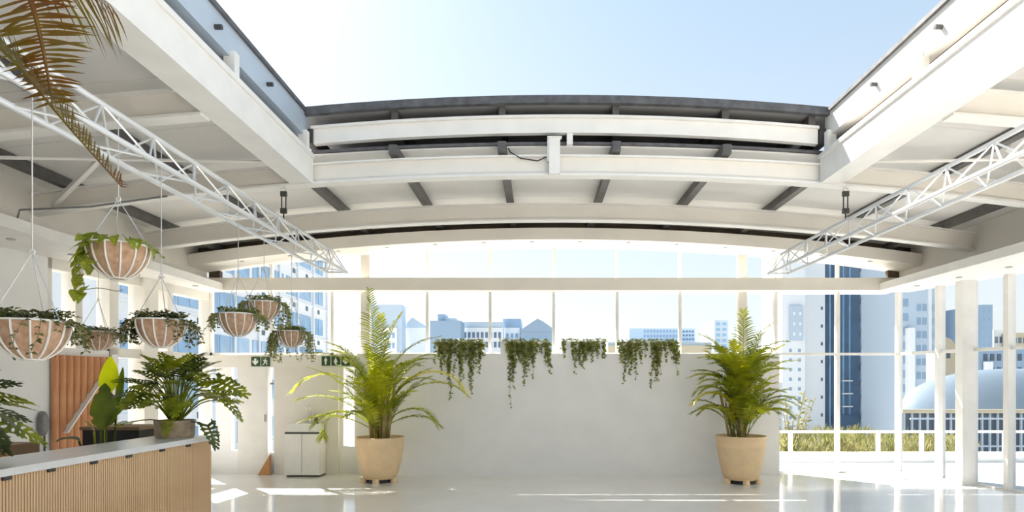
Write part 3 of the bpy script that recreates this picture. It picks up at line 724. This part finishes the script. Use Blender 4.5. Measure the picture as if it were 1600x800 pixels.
# ================================================================ hanging baskets
TZ = 3.33
def vine(mb, mw, p, d, ln, size, rnd, den=1.0, leafp=1.0):
    p = V(p); d = V(d).normalized(); pts = [p.copy()]; n = max(3, int(ln/.035*den)); st = ln/n
    for i in range(n):
        d = (d*.7+V((rnd.uniform(-.3,.3), rnd.uniform(-.3,.3), -.55))).normalized(); p = p+d*st; pts.append(p.copy())
        if rnd.random() < leafp:
            for s in range(2):
                a = rnd.uniform(0, 6.28); ld = V((math.cos(a), math.sin(a), rnd.uniform(-.8,.3))); mb.leaf(p, ld, V((0,0,1))+V((math.cos(a)*.5, -.8, 0)), size*rnd.uniform(.7,1.25), size*.75)
    mw.tube(pts, .003, 3, caps=False)
def basket(X, y, zr, R_, label, leafm, seed, lush=1.0, trail=.25, big=False, top=3.60, leafsize=.034, hook=.30):
    rnd = random.Random(seed); t = thing('hanging_basket', (X, y, zr-R_*1.22), label, 'hanging basket', 'coir hanging baskets'); H = R_*1.22
    prof = [(R_*math.sin(q*math.pi/2/8)*.965+.001, H-H*math.cos(q*math.pi/2/8)) for q in range(9)]
    MB().lathe(prof, n=28, cap=False).build('coir_liner', COIR, t, True)
    MB().lathe([(R_*.95,H*.93),(.01,H*.97)], n=24, cap=False).build('soil', SOIL, t)
    MB().tube([(R_*math.cos(a*.2618), R_*math.sin(a*.2618), H) for a in range(24)], .007, 6, True).build('rim', WIRE, t, True)
    MB().tube([(R_*.28*math.cos(a*.5236), R_*.28*math.sin(a*.5236), H*.03) for a in range(12)], .006, 5, True).build('base_ring', WIRE, t, True)
    wm = MB().tube([(R_*math.sin(q*math.pi/2/8), 0, H-H*math.cos(q*math.pi/2/8)) for q in range(1, 9)], .0065, 5).mesh('rib_wire'); wm.materials.append(WIRE)
    for k in range(13): inst('rib_wire', wm, t, rot=(0, 0, k*2*math.pi/13+seed))
    apex = V((0, 0, H+hook))
    for k in range(3):
        a = R(90+120*k+20*(seed % 3)); q = V((R_*math.cos(a), R_*math.sin(a), H))
        MB().tube([q, apex], .0035, 5).build('chain', CHAIN, t)
    MB().tube([(.016*math.cos(a*.785), 0, H+hook+.016*math.sin(a*.785)) for a in range(8)], .005, 5, True).build('ring', WIRE, t)
    MB().tube([apex+V((0,0,.01)), V((0, 0, top-(zr-H)))], .004, 5).build('hanger', CHAIN, t)
    lf = MB(); st = MB()
    for k in range(int(95*lush)):
        a = rnd.uniform(0, 6.28); r_ = R_*math.sqrt(rnd.uniform(.1, .95)); p = V((r_*math.cos(a), r_*math.sin(a), H-.01+rnd.uniform(0, .05)))
        if not big:
            for s in range(3):
                b = rnd.uniform(0, 6.28); lf.leaf(p+V((rnd.uniform(-.02,.02), rnd.uniform(-.02,.02), rnd.uniform(0,.03))), V((math.cos(b), math.sin(b), rnd.uniform(-.2,.8))), V((0,-.5,1)), leafsize*rnd.uniform(.7,1.3), leafsize*.8)
    for k in range(int(40*lush)):
        a = rnd.choice([rnd.gauss(math.pi*1.02, .42), rnd.gauss(math.pi*1.1, .3), rnd.gauss(0, .42), rnd.uniform(.1, 3.0)]); p = V((R_*1.02*math.cos(a), R_*1.02*math.sin(a), H+.005))
        vine(lf, st, p, (math.cos(a), math.sin(a), .5), trail*rnd.uniform(.4, 1.1), leafsize, rnd)
    lf.build('foliage', leafm, t, kind='stuff'); st.build('stems', STEMM, t, kind='stuff')
    return t
basket(-3.06, 3.72, 2.02, .195, 'large hanging basket with trailing creeper nearest the left frame edge', IVYD, 1, 1.4, .22, hook=.42)
b2 = basket(-3.05, 4.47, 2.645, .20, 'high hanging basket of variegated pothos in front of the left truss', POTH, 2, .12, .1, big=True, hook=.34)
basket(-5.72, 8.0, 2.31, .205, 'small distant hanging basket above the orange-brown board panel', IVYD, 3, 1.2, .2, hook=.42, top=3.3)
basket(-3.05, 4.98, 2.155, .185, 'hanging basket with dark creeper over the far counter plant', IVYD, 4, 1.6, .22, hook=.36)
basket(-3.05, 6.26, 2.345, .185, 'hanging basket overlapping another in front of the hotel facade', IVY, 5, 1.3, .2, hook=.4)
basket(-3.05, 6.85, 2.545, .175, 'hanging basket half hidden behind the overlapping one', IVY, 6, 1.3, .35, hook=.38)
basket(-3.05, 7.62, 2.285, .165, 'hanging basket beside the left palm, farthest along the truss', IVY, 7, 1.5, .4, hook=.4)
# pothos leaves, each a part of its basket
rnd = random.Random(21); H2 = .244
def heart():
    mb = MB(); pts = [(0,0),(-.18,.38),(-.05,.52),(.25,.5),(.6,.3),(1,0)]
    up = [(x,y_) for x,y_ in pts]; n_ = len(up)
    for x, y_ in up: mb.v += [(x, y_, .12*abs(y_)-.22*x*x), (x, 0, -.22*x*x), (x, -y_, .12*abs(y_)-.22*x*x)]
    for i in range(n_-1):
        a = 3*i; mb.f += [(a,a+1,a+4,a+3),(a+1,a+2,a+5,a+4)]
    me = mb.mesh('leaf'); me.materials.append(POTH); return me
hm = heart()
def put_leaf(par, p, az, pitch, roll, L): return inst('leaf', hm, par, p, (roll, pitch, az), (L, L*.85, L))
for k in range(105):
    a = rnd.choice([rnd.gauss(math.pi*1.1, .55), rnd.gauss(math.pi*1.1, .6), rnd.uniform(0, 6.28)]); r_ = rnd.uniform(.06, .22); far = r_ > .17 and math.cos(a) < .2
    z = H2+rnd.uniform(0, .06)-(rnd.uniform(0, .17) if far else 0)
    put_leaf(b2, (r_*1.05*math.cos(a), r_*1.05*math.sin(a), z), a+rnd.uniform(-.7, .7), rnd.uniform(.1, 1.2), rnd.uniform(-.5, .5), rnd.uniform(.065, .115))
sm_ = MB(); sm_.tube(catmull([(-.16,-.12,.24),(-.17,-.16,.06),(-.14,-.15,-.05),(-.15,-.15,-.16)], 10), .004, 4); sm_.tube(catmull([(-.15,-.15,-.10),(-.05,-.12,-.08),(.05,-.1,-.10),(.1,-.1,-.09)], 8), .003, 4); sm_.build('stems', STEMM, b2)
for p in ((-.16,-.16,.0), (-.17,-.17,.05), (-.15,-.15,-.06), (-.19,-.14,-.02), (-.15,-.16,-.13), (-.2,-.15,-.11), (-.13,-.15,-.08), (-.17,-.16,.1), (-.12,-.18,.12)):
    put_leaf(b2, p, rnd.uniform(3.5, 5.5), rnd.uniform(.5, 1.3), rnd.uniform(-.4, .4), .085)

# ================================================================ trough planters on the low wall
def trough(p0, p1, label, strands, seed, den=1.0):
    rnd = random.Random(seed); x0, x1 = (p0-840)*11.05/960, (p1-840)*11.05/960; xm = (x0+x1)/2; hw_ = (x1-x0)/2
    t = thing('trough_planter', (xm, 11.12, 2.17), label, 'planter', 'white troughs of ivy on the low wall')
    o = MB(); o.box(-hw_, hw_, -.11, -.095, 0, .22); o.box(-hw_, hw_, .095, .11, 0, .22); o.box(-hw_, -hw_+.015, -.095, .095, 0, .22); o.box(hw_-.015, hw_, -.095, .095, 0, .22); o.box(-hw_+.015, hw_-.015, -.095, .095, 0, .02)
    o.build('trough', WHITE, t); MB().box(-hw_+.016, hw_-.016, -.094, .094, .02, .18).build('soil', SOIL, t)
    lf = MB(); st = MB()
    for k in range(int(130*den)):
        p = V((rnd.uniform(-hw_, hw_), rnd.uniform(-.11, .09), .2+rnd.uniform(0, .06)))
        for s in range(2):
            b = rnd.uniform(0, 6.28); lf.leaf(p, V((math.cos(b), math.sin(b), rnd.uniform(-.3,.7))), V((0,-.6,1)), .05*rnd.uniform(.6,1.2), .04)
    for (f, ln, cnt, wd_) in strands:
        for k in range(cnt):
            xx = -hw_+2*hw_*f+rnd.gauss(0, wd_); l2 = ln*(1 if k == 0 else rnd.uniform(.15, .9)); cl_ = 0
            p = V((xx, -.115, .22)); pts = [V((xx,-.05,.19)), p, V((xx,-.15,.14))]; n_ = max(4, int(l2/.03)); q = V((xx,-.135,.23)); l2 += .09; n_ = max(5, int(l2/.03)); pts = [V((xx,-.05,.19)), q.copy()]
            for i in range(n_):
                q = q+V((rnd.uniform(-.014,.014), 0, -l2/n_)); q.y = min(-.125, q.y+rnd.uniform(-.01,.01)); pts.append(q.copy()); u = i/n_
                if rnd.random() < (.85 if u < .6 else .6):
                    for s in range(3 if u < .5 else 2):
                        b = rnd.uniform(0, 6.28); lf.leaf(q, V((math.cos(b), -abs(math.sin(b))*.5, rnd.uniform(-.9,.2))), V((rnd.uniform(-.6,.6),-1,.5)), .055*rnd.uniform(.6,1.2)*(1-.3*u), .042*(1-.3*u))
            st.tube(pts, .0028, 3, caps=False)
    lf.build('foliage', IVY, t, kind='stuff'); st.build('stems', STEMM, t, kind='stuff')
trough(682, 753, 'white trough of trailing ivy nearest the left palm', [(.05,.5,5,.05),(.3,.95,3,.03),(.35,.55,9,.06),(.62,.75,10,.07),(.8,.85,7,.05),(.95,.5,7,.04)], 31, 1.4)
trough(782, 856, 'white trough of ivy with the longest trailing strand, second from the left palm', [(.2,1.1,5,.03),(.3,.75,8,.05),(.45,.45,8,.06),(.6,.7,6,.03),(.7,.3,6,.05),(.97,.5,5,.03)], 32, 1.0)
trough(878, 946, 'white trough of sparse short ivy, third from the left palm', [(.05,.2,3,.02),(.25,.5,2,.01),(.4,.38,7,.04),(.6,.4,6,.05),(.8,.28,6,.05),(.95,.2,2,.03)], 33, .7)
trough(967, 1056, 'white trough of ivy nearest the right palm', [(.05,.35,4,.03),(.2,.68,7,.04),(.4,.3,5,.05),(.6,.75,5,.04),(.72,.5,7,.05),(.85,.3,8,.05),(.97,.55,6,.025)], 34, 1.2)

# ================================================================ outside: terrace
tf = MB().box(-16, 24, YG+.05, 13.0, -.25, -.03).build('terrace_paving', PAVE, kind='structure')
tf.data.vertices; MB().prism((xr(YN)+.05,YN), (24,YN), (24,YG+.05), (xr(YG+.05)+.05,YG+.05), -.25, -.03).build('terrace_paving', PAVE, kind='structure')
MB().prism((-16,YN), (xl(YN)-.25,YN), (xl(YG+.05)-.25,YG+.05), (-16,YG+.05), -.25, -.03).build('terrace_paving', PAVE, kind='structure')
MB().box(-16, 24, 13.0, 13.25, -.6, .16).build('wall_parapet', WHITE, kind='structure')
rl = thing('terrace_railing', (8.3, 13.1, .16), 'white railing on the parapet outside the right glazing', 'railing')
MB().box(-4.2, 8, -.025, .025, .42, .47).build('handrail', STEEL, rl)
for px in (1235, 1372, 1440, 1570, 1700): xx = (px-840)*13.1/960-8.3; MB().box(xx-.035, xx+.035, -.03, .03, 0, .42).build('post', STEEL, rl)
rnd = random.Random(41); hg = MB()
for k in range(9000):
    x = rnd.uniform(4.6, 9.6); y = rnd.uniform(13.4, 15.0); zt = -.05+.62*(.75+.25*math.sin(x*3.1)*math.cos(x*1.7+y)); z = rnd.uniform(-.5, zt)
    a = rnd.uniform(0, 6.28); hg.leaf((x, y, z), (math.cos(a)*.5, math.sin(a)*.5, 1), (math.sin(a), -1, .2), rnd.uniform(.08, .22), .03)
hg = hg.build('meadow_hedge', HEDGE); tag(hg, 'dry yellowish green planting beyond the parapet outside', 'hedge', kind='stuff')
MB().box(4.4, 9.8, 13.26, 15.2, -.7, -.35).build('planting_bed', SOIL, kind='structure')
sh = thing('sparse_shrub', (5.85, 14.2, -.35), 'thin grey-green shrub outside behind the right palm', 'shrub')
st = MB(); lf = MB()
for k in range(16):
    a = rnd.uniform(0, 6.28); tp_ = V((rnd.uniform(-.65,.65), rnd.uniform(-.3,.3), rnd.uniform(.9,1.9))); st.tube([(0,0,0), tp_*.5+V((0,0,.1)), tp_], .012, 4)
    for q in range(9):
        p = tp_*rnd.uniform(.55, 1.02); b = rnd.uniform(0, 6.28); lf.leaf(p, (math.cos(b), math.sin(b), .3), (0,-1,.5), .12, .05)
st.build('branches', STEMM, sh); lf.build('foliage', HEDGE, sh, kind='stuff')
MB().box(-400, 400, 16, 700, -13, -12).build('city_ground', CITY, kind='structure')

# ================================================================ outside: buildings
def X_(px, d): return (px-840)*d/960
def Z_(py, d): return EYE-(py-598)*d/960
def bodybox(par, px0, px1, ytop, d, depth, m_, name='wall', zb=-12): 
    return MB().box(X_(px0, d), X_(px1, d), d, d+depth, zb, Z_(ytop, d)).build(name, m_, par)
def bld(label, cat='building'): return thing('building', (0, 0, -12), label, cat)
def bb_(par, *a, **k): o = bodybox(par, *a, **k); o.location.z += 12; return o
def wins(par, px0, px1, y0, y1, nx, ny, d, m_, fw=.6, fh=.55, prt=.06):
    x0, x1, z1, z0 = X_(px0, d), X_(px1, d), Z_(y0, d), Z_(y1, d); cw = (x1-x0)/nx; ch = (z1-z0)/ny
    me = MB().box(-cw*fw/2, cw*fw/2, -prt, .02, -ch*fh/2, ch*fh/2).mesh('window'); me.materials.append(m_)
    for i in range(nx):
        for j in range(ny): inst('window', me, par, (x0+cw*(i+.5), d, z0+ch*(j+.5)+12))
# hotel slab to the left, its long facade running away from us
ht = thing('building', (-22, 0, -12), 'long white hotel facade with bands of blue windows on the left', 'building')
MB().box(-14, 0, 16, 64.5, 0, 33).build('wall', BW, ht)
hwm = MB().box(-.05, .05, -.62, .62, -.80, .80).mesh('window'); hwm.materials.append(WGLASS)
hwm2 = MB().box(-.05, .05, -.85, .85, -.80, .80).mesh('window'); hwm2.materials.append(WGLASS)
vt = MB(); rr = random.Random(5)
for fl_ in range(9):
    z = 12-5.0+3.05*fl_; y = 33.2; i = 0
    MB().box(0, .12, 32, 64.5, z-1.25, z-1.1).build('string_course', BW, ht)
    while y < 63.5:
        inst('window', hwm if i % 4 else hwm2, ht, (.02, y, z)); y += 1.42 if i % 4 else 2.1; i += 1
    for q in range(10): vt.box(-.02, .05, 33.5+3.1*q, 34.0+3.1*q, z-1.75, z-1.35)
vt.build('vents', WDARK, ht, kind='stuff')
for k in range(8): MB().box(0, .18, 36.5+3.9*k, 36.75+3.9*k, 0, 33).build('pilaster', BW, ht)
MB().box(-14.2, .3, 15.8, 64.7, 33, 33.6).build('roof_parapet', BW, ht)
# skyline through the centre windows, haze put into the blue wall colours
b = bld('pale blue block seen behind the left palm'); bb_(b, 576, 628, 476, 118, 3.5, BPALE); bb_(b, 590, 620, 512, 117.5, .5, BW, name='bay'); wins(b, 592, 618, 516, 548, 4, 2, 117.5, WGLASS)
b = bld('white gabled house left of the skyline gap'); bb_(b, 630, 668, 512, 122, 9, BW)
g = MB(); d_ = 122; g.add([(X_(628,d_),d_-.3,Z_(512,d_)+12),(X_(670,d_),d_-.3,Z_(512,d_)+12),(X_(645,d_),d_-.3,Z_(496,d_)+12),(X_(628,d_),d_+9,Z_(512,d_)+12),(X_(670,d_),d_+9,Z_(512,d_)+12),(X_(645,d_),d_+9,Z_(496,d_)+12)], [(0,1,2),(5,4,3),(1,4,5,2),(2,5,3,0),(0,3,4,1)]); g.build('roof', BPALE, b)
b = bld('solid blue-grey block with rooftop plant in the skyline'); bb_(b, 672, 720, 501, 115, 6, BBLUE); bb_(b, 684, 696, 491, 116, 4, BBLUE, name='rooftop_plant'); bb_(b, 696, 712, 497, 116, 4, BPALE, name='rooftop_plant')
b = bld('pale office block with parapet and windows in the skyline'); bb_(b, 721, 786, 503, 122, 2.5, BPALE); bb_(b, 720, 786, 512, 121.6, .4, BW, name='parapet'); wins(b, 723, 784, 516, 546, 9, 2, 121.6, BGLASS, .6, .6)
b = bld('flat-topped blue-grey block beside the gabled roof in the skyline'); bb_(b, 786, 814, 498, 125, 12, BBLUE); bb_(b, 788, 812, 512, 124.7, .3, BW, name='band'); wins(b, 789, 811, 518, 545, 3, 2, 124.7, WGLASS)
b = bld('blue-grey building with a pointed gable in the skyline'); bb_(b, 813, 866, 518, 120, 14, BBLUE)
d_ = 120; g = MB(); zz = [(813,518),(866,518),(862,512),(848,502),(840,498),(832,503),(813,516)]; n_ = len(zz)
g.add([(X_(p,d_),d_-.2,Z_(q,d_)+12) for p, q in zz]+[(X_(p,d_),d_+14,Z_(q,d_)+12) for p, q in zz], [tuple(range(n_)), tuple(range(2*n_-1, n_-1, -1))]+[(i, n_+i, n_+(i+1)%n_, (i+1)%n_) for i in range(n_)]); g.build('roof', BBLUE, b)
wins(b, 818, 860, 522, 548, 4, 2, 120, WGLASS, .4, .5)
b = bld('long pale blue office block in the skyline right of centre'); bb_(b, 983, 1062, 513, 125, 14, BPALE); bb_(b, 1064, 1086, 513, 125, 14, BPALE, name='wing'); wins(b, 1005, 1060, 514, 536, 11, 3, 125, BBLUE, .6, .6); wins(b, 1066, 1085, 515, 533, 4, 3, 125, BGLASS, .6, .5)
b = bld('low beige roofline before the pale blue office block'); bb_(b, 950, 1112, 540, 112, 8, CREAMB); bb_(b, 950, 1112, 535, 116, 6, BBLUE, name='roof_edge')
b = bld('small grey block behind the right palm'); bb_(b, 1116, 1138, 500, 118, 10, BPALE); wins(b, 1117, 1137, 502, 545, 2, 5, 118, WGLASS)
# towers to the right
t1 = bld('white residential tower right of the right palm', 'tower'); bb_(t1, 1222, 1258, 290, 110, 10, BW); bb_(t1, 1258, 1289, 290, 112, 9, BW, name='wing')
bb_(t1, 1235, 1255, 478, 109.4, .6, BPALE, name='panel', zb=Z_(532, 109.4)); wins(t1, 1228, 1256, 540, 690, 2, 10, 110, BBLUE, .3, .35); wins(t1, 1280, 1288, 440, 690, 1, 9, 112, WDARK, .35, .18)
wins(t1, 1236, 1255, 482, 530, 2, 3, 109.4, BW, .35, .3)
t2 = bld('dark blue glass tower behind the right glazing', 'tower'); bb_(t2, 1289, 1306, 398, 114, 10, BGLASS); bb_(t2, 1308, 1344, 402, 113, 10, BGLASS, name='curtain_wall')
for px in (1297, 1318, 1328): bb_(t2, px-1, px+1, 404, 112.8, .3, WGLASS, name='glass_fin')
me = MB().box(-.9, .9, -.5, .05, -.12, .12).mesh('balcony'); me.materials.append(BW)
for k in range(3): inst('balcony', me, t2, (X_(1323, 113), 113, Z_(595+20*k, 113)+12))
bb_(t2, 1308, 1343, 648, 112.5, .4, BGLASS, name='podium')
t3 = bld('pale tower with a stack of small balconies', 'tower'); bb_(t3, 1344, 1376, 380, 113.5, 10, BPALE)
me = MB().box(-.8, .8, -1.0, .05, -.14, .75).mesh('balcony'); me.materials.append(BW)
for k in range(10): inst('balcony', me, t3, (X_(1350, 113.5), 113.5, Z_(424+25.5*k, 113.5)+12))
wins(t3, 1344, 1349, 405, 660, 1, 10, 113.5, WDARK, .5, .35); wins(t3, 1358, 1374, 405, 660, 2, 10, 113.5, WGLASS, .25, .35)
t4 = bld('grey-blue tower with dark windows beside the glass corner', 'tower'); bb_(t4, 1374, 1404, 385, 126, 10, BBLUE); bb_(t4, 1398, 1406, 385, 125, 1, BPALE, name='pier'); wins(t4, 1378, 1382, 440, 690, 1, 9, 126, WDARK, .7, .3); wins(t4, 1386, 1396, 405, 690, 2, 10, 126, WDARK, .6, .4)
t5 = bld('wide grey-blue apartment block beyond the right glass corner', 'tower'); bb_(t5, 1409, 1468, 395, 96, 12, BPALE); bb_(t5, 1420, 1430, 512, 95, 1, BW, name='stair_core'); wins(t5, 1410, 1420, 440, 640, 1, 9, 96, BBLUE, .8, .55); wins(t5, 1431, 1467, 470, 640, 4, 8, 96, BBLUE, .7, .5)
bb_(t5, 1452, 1456, 395, 95.6, .4, BW, name='pier')
# curved roof hall
ch = thing('building', (0, 0, -12), 'low hall with curved metal roof and dark glazing outside right', 'building')
mb = MB(); nu, nv = 24, 8; x0, x1, d_ = X_(1405, 30), X_(1720, 30), 30
for i in range(nu+1):
    u = i/nu; h = 2.1*math.sqrt(max(0, 1-(1-min(1, u*1.35))**2))
    for j in range(nv+1):
        v_ = j/nv; mb.v.append((x0+1.75*v_*(1-u)+(x1-x0)*u, d_-.4+3.4*v_, Z_(641, d_)+12+h*math.sin(v_*math.pi/2)))
for i in range(nu):
    for j in range(nv): a = i*(nv+1)+j; mb.f.append((a, a+nv+1, a+nv+2, a+1))
mb.build('roof', METR, ch, True)
MB().box(x0-.1, x1, d_-.45, d_-.3, Z_(645, d_)+12, Z_(639, d_)+12).build('fascia', CREAMB, ch)
MB().prism((x0+.05,d_), (x1,d_), (x1,d_+3), (x0+1.75,d_+3), 8, Z_(641, d_)+12).build('glazing', WDARK, ch)
mm = MB().box(-.04, .04, -.1, .02, 8, Z_(645, d_)+12).mesh('mullion'); mm.materials.append(BPALE)
for k in range(26): inst('mullion', mm, ch, (x0+.2+.38*k, d_, 0))
for z in (.0, -1.3): MB().box(x0, x1, d_-.9, d_-.85, z+11.9, z+11.98).build('balustrade_rail', BPALE, ch)
ca = thing('building', (0, 0, -12), 'cream rounded wall rising behind the curved metal roof', 'building')
d_ = 38; pr = [(1476, 640), (1500, 640), (1500, 560), (1498, 548), (1493, 538), (1486, 530), (1476, 526)]; n_ = len(pr)
MB().add([(X_(p,d_),d_,Z_(q,d_)+12) for p, q in pr]+[(X_(p,d_)+.35,d_+.6,Z_(q,d_)+12) for p, q in pr], [tuple(range(n_))[::-1], tuple(range(n_, 2*n_))]+[(i, (i+1)%n_, n_+(i+1)%n_, n_+i) for i in range(n_)]).build('wall', CREAMB, ca)
MB().box(X_(1479,d_), X_(1484,d_), d_-.05, d_+.01, Z_(560,d_)+12, Z_(552,d_)+12).build('window', WDARK, ca)
b = bld('slim blue-grey slab tower seen through the right glass wall', 'tower'); bb_(b, 1533, 1551, 476, 90, 8, BBLUE); wins(b, 1534, 1550, 480, 545, 2, 5, 90, WGLASS, .2, .2)
b = bld('dark block above the curved roof through the right glass wall'); bb_(b, 1528, 1625, 544, 60, 8, BBLUE); wins(b, 1534, 1620, 548, 590, 8, 2, 60, WDARK, .55, .5); bb_(b, 1541, 1552, 565, 59.5, .4, BW, name='bay')
b = bld('far white terrace houses at the right frame edge'); bb_(b, 1552, 1576, 515, 100, 8, BW); bb_(b, 1580, 1615, 520, 98, 8, CREAMB, name='wing'); wins(b, 1553, 1575, 522, 540, 3, 1, 100, BGLASS); wins(b, 1582, 1613, 524, 540, 4, 1, 98, BGLASS)
